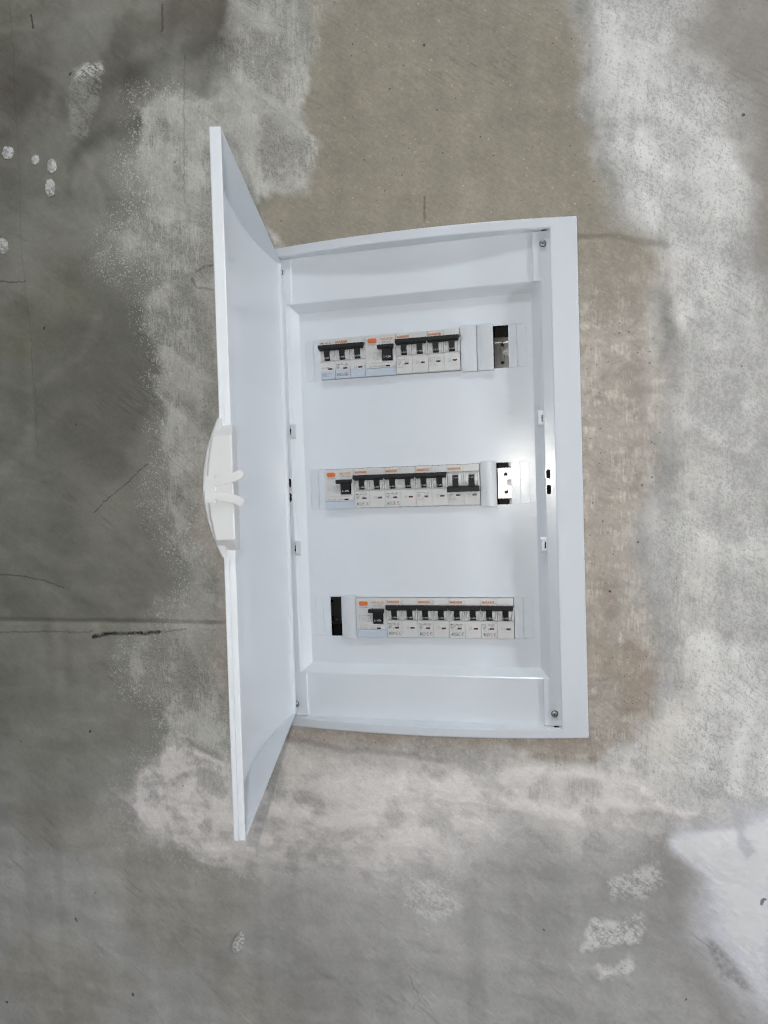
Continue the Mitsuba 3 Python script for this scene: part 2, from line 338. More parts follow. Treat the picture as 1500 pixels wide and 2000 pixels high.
    wf = ss(0.006 + far, -0.010 - far, df + 0.006 * (mid2 - 0.5))
    c = mikit.mix(c, W(192, 192, 197) * (0.86 + 0.16 * mid + 0.12 * mid2) * (1 + 0.45 * smr), wf)
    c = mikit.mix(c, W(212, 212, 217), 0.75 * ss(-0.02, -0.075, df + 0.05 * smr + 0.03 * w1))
    c = mikit.mix(c, W(160, 158, 160), 0.85 * ss(0.006, -0.004, sd(x + 0.006 * w1, z + 0.006 * w2, POLY['tongue'])))
    c = mikit.mix(c, W(134, 132, 132) * (0.7 + 0.6 * grit), 0.85 * ss(0.007, -0.003, sd(x + 0.005 * w1, z + 0.005 * w2, POLY['spot'])))
    # dry chalky touches of filler
    for name, s in (('chalk', 0.66), ('chalk2', 0.80), ('chalk3', 0.80), ('chalk4', 0.55), ('chalk5', 0.40), ('chalk6', 0.16)):
        c = mikit.mix(c, W(182, 180, 177), s * ss(0.005, -0.003, sd(x + 0.008 * w1 + 0.006 * w3, z + 0.008 * w2 + 0.006 * w4, POLY[name]) + 0.012 * smx) * ss(0.30, 0.56, 0.5 * speck + 0.5 * mid2 + 0.3 * smx))
    # stray white flecks along the left edge of the skim and under the box
    near = ss(0.035, 0.0, dr.abs(sdw)) * ss(-0.2, -0.3, x) + 0.7 * ss(0.05, 0.0, dr.abs(sdl))
    c = mikit.mix(c, W(176, 174, 170), 0.55 * ss(0.67, 0.75, fb(x * 620, z * 620, 12.0, 2)) * dr.clip(near, 0, 1))
    # pin holes and small dark chips
    d1, _, r1 = mikit.voronoi(x * 95 + 1.2 * w1, z * 95 + 1.2 * w2)
    c = c * (1 - 0.60 * ss(0.10, 0.03, d1 + 0.12 * w3) * (r1 > 0.78) * (0.28 + 0.72 * bc) * ss(0.40, 0.60, mid))
    d2, _, r2 = mikit.voronoi(x * 26 + 5, z * 26 + 1.5 * w1)
    c = c * (1 - 0.70 * ss(0.040, 0.012, d2 + 0.16 * w4) * (r2 > 0.955))
    c = mikit.mix(c, W(178, 173, 166), 0.4 * ss(0.09, 0.03, d1 + 0.14 * w4) * (r1 < 0.20) * bc)
    # joints, gouges and hair cracks
    for pts, hw, s in LINES:
        if s > 0:
            dl = seg_line(x + 0.006 * w1 + 0.003 * w3, z + 0.006 * w2 + 0.003 * w4, pts)
            c = c * (1 - s * ss(hw * 1.7, hw * 0.3, dl) * (0.35 + 1.0 * grit))
    # short hair scratches all over
    h1 = ns(u * 34, v * 620, 3.0) * ns(x * 18, z * 18, 1.0)
    c = c * (1 - 0.14 * ss(0.62, 0.78, h1)) * (0.89 + 0.22 * speck)
    return dr.clip(c, 0.01, 0.86)


def wall_bump(p, n, uv):
    x, z = p.x, p.z
    u, v = 0.80 * x - 0.60 * z, 0.60 * x + 0.80 * z
    return 0.5 * fb(x * 190, z * 190, 2.0, 3) + 0.3 * fb(u * 60, v * 480, 4.0, 2)


scene['wall_plaster'] = {'type': 'bumpmap', 'bump_tex': mikit.proc(wall_bump, eps=6e-4), 'scale': 0.0011,
                         'nested': {'type': 'twosided', 'b': {'type': 'principled', 'base_color': mikit.proc(wall_color), 'roughness': 0.62, 'specular': 0.28}}}
WHITE = [0.695, 0.730, 0.772]
scene['white_plastic'] = plastic(WHITE, 0.032)
scene['door_plastic'] = plastic(WHITE, 0.013)


def grain(p, n, uv):
    env = ss(0.085, 0.115, p.x)
    return env * fb(p.x * 40, p.z * 700, 1.0, 2) + 0.12 * ns(p.x * 45, p.z * 45, 3.0)


scene['cover_plastic'] = {'type': 'bumpmap', 'bump_tex': mikit.proc(grain, eps=4e-4), 'scale': 0.00004, 'nested': plastic(WHITE, 0.055, 1.46)}
scene['handle_plastic'] = plastic([0.60, 0.61, 0.62], 0.06)
scene['blank_plastic'] = plastic([0.66, 0.685, 0.72], 0.12)
scene['device_plastic'] = plastic([0.75, 0.745, 0.73], 0.2)
scene['cheek_plastic'] = plastic([0.80, 0.80, 0.79], 0.18)
scene['clear_holder'] = plastic([0.52, 0.58, 0.66], 0.08)
scene['black_plastic'] = plastic([0.010, 0.011, 0.013], 0.30, 1.42)
scene['orange_plastic'] = plastic([0.74, 0.17, 0.035], 0.12)
scene['orange_ink'] = {'type': 'twosided', 'b': {'type': 'diffuse', 'reflectance': rgb([0.66, 0.22, 0.05])}}
scene['dark_ink'] = {'type': 'twosided', 'b': {'type': 'diffuse', 'reflectance': rgb([0.07, 0.07, 0.075])}}
scene['grey_ink'] = {'type': 'twosided', 'b': {'type': 'diffuse', 'reflectance': rgb([0.24, 0.24, 0.245])}}
scene['white_ink'] = {'type': 'twosided', 'b': {'type': 'diffuse', 'reflectance': rgb([0.6, 0.6, 0.6])}}
scene['red_window'] = plastic([0.12, 0.012, 0.016], 0.12)
scene['green_window'] = plastic([0.022, 0.034, 0.03], 0.12)
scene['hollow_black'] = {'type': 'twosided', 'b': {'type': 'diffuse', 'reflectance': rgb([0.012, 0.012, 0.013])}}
scene['zinc'] = {'type': 'twosided', 'b': {'type': 'roughconductor', 'distribution': 'ggx', 'alpha': 0.05, 'specular_reflectance': rgb([0.50, 0.50, 0.48]), 'material': 'Al'}}
scene['screw_steel'] = {'type': 'twosided', 'b': {'type': 'roughconductor', 'distribution': 'ggx', 'alpha': 0.22, 'specular_reflectance': rgb([0.50, 0.52, 0.52]), 'material': 'Al'}}
scene['lime_splash'] = {'type': 'twosided', 'b': {'type': 'diffuse', 'reflectance': mikit.proc(lambda p, n, uv: mi.Color3f(0.66, 0.65, 0.62) * (0.62 + 0.42 * ss(0.34, 0.62, fb(p.x * 420, p.z * 420, 1.0, 3))))}}

# ----------------------------------------------------------------- the wall
def np_rand(x, y, z):
    x, y, z = ((np.floor(v).astype(np.int64) + 1000000).astype(np.uint32) for v in (x, y, z))
    with np.errstate(over='ignore'):
        h = x * np.uint32(374761393) + y * np.uint32(668265263) + z * np.uint32(2147483647)
        h = (h ^ (h >> np.uint32(13))) * np.uint32(1274126177)
    return ((h ^ (h >> np.uint32(16))) & np.uint32(0xFFFFFF)) / 16777215.0


def np_noise(x, y, z):
    """The same noise as the wall's colours use, for its relief."""
    p = np.broadcast_arrays(x, y, z)
    i = [np.floor(v) for v in p]
    t = [(v - a) ** 2 * (3 - 2 * (v - a)) for v, a in zip(p, i)]
    out = 0
    for a in (0, 1):
        for b in (0, 1):
            for c in (0, 1):
                out = out + np_rand(i[0] + a, i[1] + b, i[2] + c) * (t[0] if a else 1 - t[0]) * (t[1] if b else 1 - t[1]) * (t[2] if c else 1 - t[2])
    return out


def np_fbm(x, y, z, octaves=3):
    return sum(0.5 ** (o + 1) * np_noise(x * 2 ** o, y * 2 ** o, np.full_like(x, z * 2 ** o + 17 * o)) for o in range(octaves)) / (1 - 0.5 ** octaves)


def np_sd(x, z, pts):
    d2, inside = np.full_like(x, 1e9), np.zeros(x.shape, bool)
    for i in range(len(pts)):
        (ax, az), (b0, b1) = pts[i], pts[(i + 1) % len(pts)]
        ex, ez = b0 - ax, b1 - az
        wx, wz = x - ax, z - az
        t = np.clip((wx * ex + wz * ez) / (ex * ex + ez * ez + 1e-12), 0, 1)
        d2 = np.minimum(d2, (wx - ex * t) ** 2 + (wz - ez * t) ** 2)
        if abs(ez) > 1e-9:
            inside ^= ((az > z) != (b1 > z)) & (wx < ex / ez * wz)
    return np.where(inside, -1, 1) * np.sqrt(d2)


def np_ss(a, b, x):
    t = np.clip((x - a) / (b - a), 0, 1)
    return t * t * (3 - 2 * t)


def wall_mesh():
    def grid(xs, zs):
        X, Z = np.meshgrid(xs, zs)
        w1, w2 = np_fbm(X * 18 + 3, Z * 18, 1.0, 4) - 0.5, np_fbm(X * 18 + 40, Z * 18 + 9, 5.0, 4) - 0.5
        U, V = 0.80 * X - 0.60 * Z, 0.60 * X + 0.80 * Z
        smr = np_fbm(U * 9 + 0.6 * w1, V * 46, 2.0, 4) - 0.5
        smx = np_fbm(X * 7, Z * 60 + 1.5 * w1, 12.0, 4) - 0.5
        big, mid, mid2 = np_fbm(X * 5 + 1, Z * 5 + 2, 9.0, 3) - 0.5, np_fbm(X * 26, Z * 26, 6.0, 4) - 0.5, np_fbm(X * 55, Z * 55, 26.0, 4) - 0.5
        XX, ZZ = X + 0.024 * w1, Z + 0.024 * w2
        brown = np_ss(0.004, -0.004, np_sd(XX, ZZ, POLY['brown']))
        wash = np_ss(0.006, -0.010, np_sd(XX, ZZ, POLY['wash']) + 0.035 * smr)
        lime = np_ss(0.006, -0.010, np_sd(XX, ZZ, POLY['lime']) + 0.020 * smr)
        low = np_ss(0.006, -0.012, np_sd(XX, ZZ, POLY['low']) + 0.030 * smx)
        fill = np_ss(0.010, -0.030, np_sd(X + 0.020 * w1, Z + 0.020 * w2, POLY['bright']) + 0.030 * smr)
        # relief in metres towards the viewer
        h = 0.0050 * big + 0.0021 * mid + 0.0007 * mid2 + 0.0022 * smr * (1 - 0.6 * brown) * (0.2 + 0.8 * np_ss(-0.30, -0.15, Z)) + 0.0013 * smx
        h += -0.0006 * brown + 0.0012 * wash * (1 + 1.2 * smr) + 0.0009 * lime * (1 + smr) + 0.0012 * low * (1 + smx) + 0.0015 * fill
        rough = brown * np_ss(0.28, 0.12, Z) * np_ss(0.0, 0.12, X)
        h += rough * 0.0020 * (np_fbm(X * 60 + 3 * w1, Z * 95 + 3 * w2, 41.0, 5) - 0.5)
        for name in ('chalk', 'chalk2', 'chalk3', 'chalk4'):
            h += 0.0008 * np_ss(0.004, -0.004, np_sd(X + 0.014 * w1, Z + 0.014 * w2, POLY[name]) + 0.02 * smx)
        # level joint at the left: a lip above, a hollow below
        j = Z + 0.1575 + 0.004 * w1
        h += np_ss(-0.20, -0.27, X) * (0.0022 * np_ss(0.0, 0.004, j) * np_ss(0.07, 0.0, j) - 0.0016 * np.exp(-(j / 0.0030) ** 2))
        flat = np.clip(np.maximum(np.abs(X) - 0.172, np.abs(Z) - 0.266) / 0.025, 0, 1)
        Y = WALL_Y - np.clip(h, -0.004, 0.004) * flat
        return np.stack([X, Y, Z], -1)
    xs = np.unique(np.r_[np.linspace(-1.6, -0.62, 28), np.arange(-0.62, 0.42, 0.0023), np.linspace(0.421, 1.4, 28)])
    zs = np.unique(np.r_[np.linspace(-1.5, -0.73, 24), np.arange(-0.73, 0.65, 0.0023), np.linspace(0.651, 1.5, 24)])
    P = grid(xs, zs)
    nz, nx = P.shape[:2]
    i = np.arange(nz * nx).reshape(nz, nx)
    q = np.stack([i[:-1, :-1], i[:-1, 1:], i[1:, 1:], i[1:, :-1]], -1).reshape(-1, 4)
    c = P.reshape(-1, 3)[q].mean(1)
    q = q[~((np.abs(c[:, 0]) < 0.160) & (np.abs(c[:, 2]) < 0.255))]      # the niche of the flush box
    v = P.reshape(-1, 3)
    used = np.unique(q)
    remap = np.zeros(len(v), int)
    remap[used] = np.arange(len(used))
    q = remap[q]
    return trimesh.Trimesh(v[used], np.vstack([q[:, [0, 1, 2]], q[:, [0, 2, 3]]]), process=False)


WALL = wall_mesh()
put('wall', WALL, 'wall_plaster', smooth=True)


def wall_y(x, z):
    v = WALL.vertices
    return float(v[np.argmin((v[:, 0] - x) ** 2 + (v[:, 2] - z) ** 2), 1])



labels['wall'] = {'kind': 'structure', 'label': 'rough cement wall with brown mortar, grey skim and white lime patches'}
for i, (bxx, bzz, ra, rb) in enumerate(BLOBS):
    m = trimesh.creation.icosphere(subdivisions=4)
    v = m.vertices
    nse = meshkit.fbm(v * 2.2 + 10 * i, 4, 3) - 0.5
    v = v * (1 + 0.60 * nse[:, None])
    v[:, 1] = v[:, 1] * 0.0011 + 0.0007 * (meshkit.fbm(v * 9 + i, 3, 8) - 0.5)
    tilt = -0.45 if i == 5 else 0.5 * i
    xx, zz = v[:, 0] * ra, v[:, 2] * rb
    if i < 5:
        xx, zz = xx, zz
    ca, sa = (math.cos(tilt), math.sin(tilt)) if i in (3, 5) else (1, 0)
    m.vertices = np.c_[bxx + ca * xx + sa * zz * (1 if i == 3 else -1), wall_y(bxx, bzz) - (0.0012 if i == 5 else 0.0006) + v[:, 1], bzz + ca * zz - sa * xx * (1 if i == 3 else -1)]
    put('wall__plaster_splash', m, 'lime_splash', smooth=True)

# ----------------------------------------------------------------- the cabinet
CAB = 'electrical_cabinet'
labels[CAB] = {'label': 'white plastic flush electrical cabinet with its door swung open', 'category': 'electrical cabinet'}
FX, FZ, OX, OZ = 0.180, 0.2735, 0.1525, 0.2625


def yf(x):
    return -0.0140 - 0.0175 * (1 - (x / FX) ** 2)


def warp(v):
    """Moulded sheet: the panel falls away slightly towards its sides and round the row openings."""
    v = np.array(v)
    s = np.clip(np.abs(v[:, 0]) - 0.072, 0, 0.07)
    v[:, 1] += 0.36 * s ** 2
    return v


# bowed front frame
r = 0.0016
s = tm(Manifold.sphere(r, 10)).vertices
pts = []
for x in np.linspace(-FX + r, FX - r, 33):
    for z in (-FZ + r, FZ - r):
        pts.append(s + np.array([x, yf(x) + r, z]))
for x in (-FX, FX):
    for z in (-FZ, FZ):
        pts.append(np.array([[x, -0.0025, z]]))
frame = Manifold.hull_points(np.vstack(pts))
frame -= hull([(sx * a, y, sz * b) for a, b, y in ((OX + 0.0004, OZ + 0.0008, -0.05), (OX - 0.0004, OZ - 0.0006, 0.01)) for sx in (-1, 1) for sz in (-1, 1)])
prof = [(x, yf(x) + 0.0010) for x in np.linspace(-FX, FX, 49)]
cham = CrossSection([np.array(prof + [(FX, -0.06), (-FX, -0.06)])[::-1]]).extrude(2 * OZ + 0.0022).translate((0, 0, -OZ - 0.0011))
if cham.volume() <= 0:
    cham = CrossSection([np.array(prof + [(FX, -0.06), (-FX, -0.06)])]).extrude(2 * OZ + 0.0022).translate((0, 0, -OZ - 0.0011))
frame -= cham ^ bx(-OX - 0.0009, OX + 0.0009, -0.06, 0.01, -OZ - 0.0011, OZ + 0.0011)
put(CAB + '__frame', frame, 'white_plastic', smooth=30)
for sz in (1, -1):
    z = sz * OZ
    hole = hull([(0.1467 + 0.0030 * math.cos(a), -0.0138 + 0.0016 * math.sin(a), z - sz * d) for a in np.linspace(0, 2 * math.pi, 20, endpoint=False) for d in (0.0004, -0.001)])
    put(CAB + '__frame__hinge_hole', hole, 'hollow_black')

# inner cover with its sunk panel
FL = -0.0120
cover = bx(-0.1524, 0.1524, FL, 0.0022, -0.2624, 0.2624)
for sx in (1, -1):       # raised side rails with a rounded inner edge
    xa, xb = sorted((sx * 0.1338, sx * 0.1524))
    rail = rbx(xa, xb + (0.004 if sx > 0 else 0), FL - 0.0028, 0.001, -0.2624, 0.2624, 0.0014, 12) ^ bx(-0.1524, 0.1524, -0.1, 0.1, -0.2624, 0.2624)
    cover += rail
cover -= frustum(0.1402, 0.2112, FL - 0.0000, 0.1315, 0.2026, 0.0)
cover -= frustum(0.1402 + 0.0020, 0.2112, FL - 0.0028, 0.1402, 0.2112, FL)
cover -= frustum(0.1410, 0.2120, FL - 0.0001, 0.1396, 0.2106, FL + 0.0010)
CH, CW, PITCH = 0.0229, 0.1248, 0.148
for rz in (PITCH, 0, -PITCH):
    cover -= bx(-CW, CW, -0.01, 0.01, rz - CH, rz + CH)
for x, z, rr in ((0.0, 0.1025, 0.0026), (0.0, -0.108, 0.0026)):
    cover -= ycyl(x, z, rr, -0.0005, 0.0003) - ycyl(x, z, rr - 0.0008, -0.0006, 0.0004)
cover = cover.refine_to_length(0.006)
cm = tm(cover)
cm.vertices = warp(cm.vertices)
COVER = put(CAB + '__cover', cm, 'cover_plastic', smooth=25)
em = join([text('CE', 0.0042, 0.0, -PITCH - 0.047, 0.0, depth=0.00025)])
put(COVER + '__embossed_mark', em, 'cover_plastic')


def strip(x0, x1, rz):
    m = tm((rbx(x0 + 0.0001, x1 - 0.0001, 0.00004, 0.002, rz - CH + 0.0001, rz + CH - 0.0001, 0.00012, 4)).refine_to_length(0.006))
    m.vertices = warp(m.vertices)
    put(COVER + '__breakout_strip', m, 'cover_plastic', smooth=25)


for rz, xs in ((PITCH, (-0.1248, -0.1150, -0.1060)), (0, (-0.1248, -0.1150, -0.1065)), (-PITCH, (-0.1248, -0.1155, -0.1061)), (PITCH, (0.1061, 0.1152, 0.1248)), (0, (0.1051, 0.1150, 0.1248)), (-PITCH, (0.1046, 0.1144, 0.1248))):
    strip(xs[0], xs[1], rz)
    strip(xs[1], xs[2], rz)


def blank(x0, x1, rz):
    seg = []
    for x, y in ((x0, -0.0042), (x0 + 0.002, -0.0054), ((x0 + x1) / 2, -0.0060), (x1 - 0.002, -0.0054), (x1, -0.0042)):
        for sz in (1, -1):
            seg += [(x, y + 0.0004, rz + sz * 0.0250), (x, y, rz + sz * 0.0246)]
    for x in (x0, x1):
        for sz in (1, -1):
            seg.append((x, 0.0, rz + sz * 0.0250))
    m = hull(seg) + bx(x0 + 0.0008, x1 - 0.0008, -0.001, 0.012, rz - 0.0215, rz + 0.0215)
    put(COVER + '__blanking_plate', m, 'blank_plastic', smooth=40)


blank(0.0550, 0.0724, PITCH)
blank(0.0728, 0.0902, PITCH)
blank(0.0722, 0.0896, 0)
blank(-0.0918, -0.0742, -PITCH)

# screws, latch slots and clips on the side rails
RY = FL - 0.0028


def screw(key, x, z, y, rad, mat='screw_steel'):
    head = Manifold.sphere(rad * 1.35, 40).scale((1, 0.62, 1)).translate((0, rad * 0.45, 0)) ^ ycyl(0, 0, rad, -0.01, 0.0012, 32)
    for a in (25, 115):
        head -= bx(-rad * 0.62, rad * 0.62, -0.01, -rad * 0.06, -rad * 0.13, rad * 0.13).rotate((0, a, 0))
    put(key, head.translate((x, y, z)), mat, smooth=30)
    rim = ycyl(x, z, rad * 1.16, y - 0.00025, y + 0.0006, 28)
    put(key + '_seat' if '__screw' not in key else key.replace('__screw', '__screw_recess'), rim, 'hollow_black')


for x, z in ((-0.1462, 0.2478), (0.1452, 0.2485), (-0.1478, -0.2485), (0.1452, -0.2482)):
    screw(CAB + '__screw', x, z, RY - 0.0005, 0.0031)


def stadium(x, z, w, h, y0, y1):
    rr = w / 2
    return hull(np.vstack([[(x + rr * math.cos(a), y, z + sgn * (h / 2 - rr) + rr * math.sin(a)) for a in np.linspace(0, 2 * math.pi, 24, endpoint=False) for sgn in (1, -1)] for y in (y0, y1)]))


for x in (-0.1450, 0.1450):
    for z in (0.0086, -0.0078):
        ring = stadium(x, z, 0.0060, 0.0118, RY - 0.0007, RY + 0.0004) - stadium(x, z, 0.0046, 0.0102, RY - 0.002, RY + 0.002)
        put(COVER + '__latch_slot', join([ring]), 'white_plastic', smooth=30)
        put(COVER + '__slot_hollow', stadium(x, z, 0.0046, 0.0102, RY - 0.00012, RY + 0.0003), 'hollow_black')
for sx in (-1, 1):
    for z in (0.0672, -0.0665):
        x = sx * 0.1382
        tab = hull([(x + a, y, z + b) for a, b, y in ((-0.0036, -0.0085, RY), (-0.0036, 0.0085, RY), (0.0036, -0.0085, RY), (0.0036, 0.0085, RY), (-0.0020, -0.0060, RY - 0.0016), (-0.0020, 0.0060, RY - 0.0016), (0.0030, -0.0060, RY - 0.0016), (0.0030, 0.0060, RY - 0.0016))])
        put(COVER + '__clip', tab, 'blank_plastic', smooth=20)
        xx = x - 0.0024 if sx < 0 else x + 0.0018
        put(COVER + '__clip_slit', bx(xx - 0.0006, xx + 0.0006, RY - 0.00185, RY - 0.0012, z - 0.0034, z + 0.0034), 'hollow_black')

# back box and DIN rails behind the cover
BX, BZ, BY = 0.1560, 0.2520, 0.075
box = bx(-BX, BX, 0.0025, BY, -BZ, BZ) - bx(-BX + 0.0025, BX - 0.0025, 0.0, BY - 0.0025, -BZ + 0.0025, BZ - 0.0025)
put(CAB + '__back_box', box, 'black_plastic')


def din_rail(rz, lamp=True):
    y = 0.040
    prof = [(-0.0175, y), (-0.0125, y), (-0.0125, y + 0.0065), (0.0125, y + 0.0065), (0.0125, y), (0.0175, y), (0.0175, y + 0.0011), (0.0136, y + 0.0011), (0.0136, y + 0.0076), (-0.0136, y + 0.0076), (-0.0136, y + 0.0011), (-0.0175, y + 0.0011)]
    cs = CrossSection([np.array([(z, yy) for z, yy in prof])])
    if cs.area() <= 0:
        cs = CrossSection([np.array([(z, yy) for z, yy in prof])[::-1]])
    m = cs.extrude(0.262)                               # (z, y, x) so far
    m = m.transform(np.array([[0, 0, 1, -0.131], [0, 1, 0, 0], [1, 0, 0, rz]], float))
    for k in range(-7, 8):
        m -= stadium(k * 0.018 + 0.0065, rz, 0.0040, 0.0245, y, y + 0.01)
    if m.volume() < 0:
        m = m.mirror((0, 0, 1))
    key = put(CAB + '__din_rail', m, 'zinc', smooth=False)
    for k in range(-7, 8):
        xk = k * 0.018 + 0.0065
        put(key + '__slot_tongue', bx(xk - 0.0016, xk + 0.0016, y + 0.0066, y + 0.0075, rz - 0.0085, rz + 0.0085), 'zinc')
    sx = 0.1012
    put(key + '__rail_screw', (ycyl(sx, rz + 0.0008, 0.0042, y + 0.0035, y + 0.0066, 28) - ycyl(sx, rz + 0.0008, 0.0016, y, y + 0.005, 12)), 'screw_steel', smooth=30)
    for s2 in (1, -1):
        put(key + '__bracket', bx(0.1002, 0.122, y + 0.004, y + 0.016, rz + s2 * 0.0235 - 0.0045, rz + s2 * 0.0235 + 0.0045), 'handle_plastic' if rz == 0 else 'black_plastic')


for rz in (PITCH, 0, -PITCH):
    din_rail(rz)

# door
ROT = RR.from_euler('zxy', np.radians([-76.57, -1.09, 0.07])).as_matrix()
ORG = np.array([-0.1455, -0.0150, 0.0003])
M4 = np.eye(4)
M4[:3, :3], M4[:3, 3] = ROT, ORG
DW, DH = 0.312, 0.2565
tw = T(M4)
DB, DC, DR = 0.0205, 0.168, 0.161


def v_in(u):
    return -0.0006 - DB * np.maximum(1 - ((u - DC) / DR) ** 2, 0.0)


def prism_h(pts, h):
    a = np.array(pts, float)
    cs = CrossSection([a])
    if cs.area() <= 0:
        cs = CrossSection([a[::-1]])
    return cs.extrude(2 * h).translate((0, 0, -h))


us = np.linspace(0.0, DW, 49)
sph = tm(Manifold.sphere(0.0007, 8)).vertices
opts = [np.array([u, v, h]) + sph for u, v in [(u, min(v_in(u) - 0.0027, -0.0085) + 0.0007) for u in np.linspace(0.0007, DW - 0.0007, 41)] + [(0.0007, -0.0007), (DW - 0.0007, -0.0007)] for h in (-DH + 0.0007, DH - 0.0007)]
door = Manifold.hull_points(np.vstack(opts))
cu = np.linspace(0.0024, DW - 0.0026, 61)
door -= prism_h([(u, v_in(u)) for u in cu] + [(DW - 0.0026, 0.01), (0.0024, 0.01)], DH - 0.0022)
door -= prism_h([(0.0018, 0.0002), (0.0024, -0.0004), (DW - 0.0026, -0.0004), (DW - 0.0020, 0.0002)], DH - 0.0018)
door -= bx(DW - 0.0007, DW + 0.002, -0.0046, -0.0042, -DH - 0.001, 0.060)
DOOR = put(CAB + '__door', door.refine_to_length(0.02), 'door_plastic', smooth=25, to_world=tw)
rib = hull([(u, v, h) for h in (-DH + 0.0022, DH - 0.0022) for u, v in ((0.0120, -0.004), (0.0124, 0.0002), (0.0131, 0.0006), (0.0138, 0.0002), (0.0142, -0.004))])
put(DOOR + '__hinge_rib', rib, 'door_plastic', smooth=60, to_world=tw)
# handle: curved outer shell and a block wrapped round the free edge
zs = np.linspace(-0.0495, 0.0495, 41)


def arc_solid(edge, zmax, inner, u0, u1, rnd):
    ps = []
    for z in np.linspace(-zmax, zmax, 41):
        v = edge(z)
        ps += [(u0, v, z), (u1 - rnd, v, z), (u1 - 0.3 * rnd, v + 0.3 * rnd, z), (u1, v + rnd, z)]
    for z in (-zmax, zmax):
        ps += [(u0, inner, z), (u1, inner, z)]
    return hull(ps)


shell = arc_solid(lambda z: -0.0093 - 0.0120 * (1 - (abs(z) / 0.0495) ** 1.9), 0.0495, -0.006, DW - 0.0285, DW + 0.0040, 0.0018)
put(DOOR + '__handle_shell', shell, 'handle_plastic', smooth=40, to_world=tw)
blk = []
for z in np.linspace(-0.0368, 0.0368, 31):
    e = -0.0124 - 0.0046 * (1 - (abs(z) / 0.0368) ** 2)
    blk += [(DW + 0.0062, e, z), (DW + 0.0074, e + 0.0005, z), (DW + 0.0080, e + 0.0016, z), (DW + 0.0080, 0.0010, z), (DW + 0.0072, 0.0019, z), (DW - 0.010, 0.0019, z)]
for v, zt_ in ((-0.0120, 0.0442), (0.0012, 0.0450)):
    for sz in (1, -1):
        blk += [(DW + 0.0008, v, sz * zt_), (DW - 0.010, v, sz * zt_)]
block = hull(blk)
put(DOOR + '__handle', block, 'handle_plastic', smooth=30, to_world=tw)
SCAPS = ((0.2900, 0.1620), (0.2880, -0.1680))
# forked latch hook on the handle
arm = shapely.unary_union([sg.box(-0.0175, -0.0098, -0.0105, 0.0090)] + [sg.LineString([(-0.0118, s0 * 0.0046), (-0.006, s0 * 0.0053), (0.000, s0 * 0.0066), (0.0040, s0 * 0.0082), (0.0072, s0 * 0.0094)]).buffer(0.0030) for s0 in (1, -1)] + [sg.Polygon([(-0.0118, 0.0068), (-0.0118, -0.0068), (-0.0102, 0)])])
lat = trimesh.creation.extrude_polygon(arm.simplify(0.00005), 0.0030, engine='earcut')
lat.vertices = np.c_[DW + 0.0081 + lat.vertices[:, 2], lat.vertices[:, 0], lat.vertices[:, 1] - 0.0004]
lat.fix_normals()
put(DOOR + '__latch_hook', lat, 'handle_plastic', smooth=30, to_world=tw)
for u, h in SCAPS:
    rim = lathe_y([(0.0, 0.0006), (0.0012, 0.0009), (0.0026, 0.0006), (0.0034, 0.0)], 0, 0, 0)
    rim.vertices = np.c_[u + rim.vertices[:, 0], v_in(u) + 0.0001 - rim.vertices[:, 1], h + rim.vertices[:, 2]]
    rim.fix_normals()
    put(DOOR + '__screw_cap', rim, 'screw_steel', smooth=50, to_world=tw)

# ----------------------------------------------------------------- circuit breakers
MOD, HH = 0.0178, 0.0225
NOSE = -0.0050


def zt(mm):
    return HH - mm * 0.001


def poly_x(pts, x0, x1):
    """An extrusion along x of an outline in (y, z)."""
    a = np.array(pts, float)
    cs = CrossSection([a])
    if cs.area() <= 0:
        cs = CrossSection([a[::-1]])
    return cs.extrude(x1 - x0).transform(np.array([[0, 0, 1, x0], [1, 0, 0, 0], [0, 1, 0, 0]], float))


def fork_marks(x, z, y, s=0.0030, style=0):
    w = 0.00028
    out = []
    for dx in (0, 0.0021):
        out += [stroke([(x + dx, z + s), (x + dx + 0.0007, z + s * 0.86), (x + dx + 0.0007, z + s * 0.56), (x + dx + 0.0001, z + s * 0.44), (x + dx + 0.0008, z + s * 0.26), (x + dx + 0.0008, z - s * 0.05)], w, y)]
    if style:
        out += [bar(x - 0.001, x + 0.0004, z - s * 0.12, z - s * 0.02, y), bar(x + 0.0014, x + 0.0032, z - s * 0.12, z - s * 0.02, y)]
    return out


def approval(x, z, y, tri=False):
    out = [text('K', 0.0032, x, z, y, bold=True)]
    out += [bar(x + 0.0028, x + 0.0066, z + k, z + k + 0.00028, y) for k in (0.0, 0.0029)]
    out += [text('IEC', 0.0009, x + 0.0030, z + 0.0017, y), text('EUR', 0.0009, x + 0.0030, z + 0.00055, y), bar(x + 0.0064, x + 0.0067, z, z + 0.0032, y)]
    if tri:
        cx, cz = x + 0.0105, z + 0.0016
        out += [arc(cx, cz, 0.0021, 0, 360, 0.00035, y, 24), stroke([(cx - 0.0014, cz - 0.0008), (cx, cz + 0.0015), (cx + 0.0014, cz - 0.0008), (cx - 0.0014, cz - 0.0008)], 0.00035, y)]
    else:
        for k, cx in enumerate((x + 0.0094, x + 0.0132)):
            out.append(arc(cx, z + 0.0017, 0.0017, 75, 285, 0.00045, y, 14))
        out.append(bar(x + 0.0118, x + 0.0128, z + 0.0015, z + 0.0019, y))
    return out


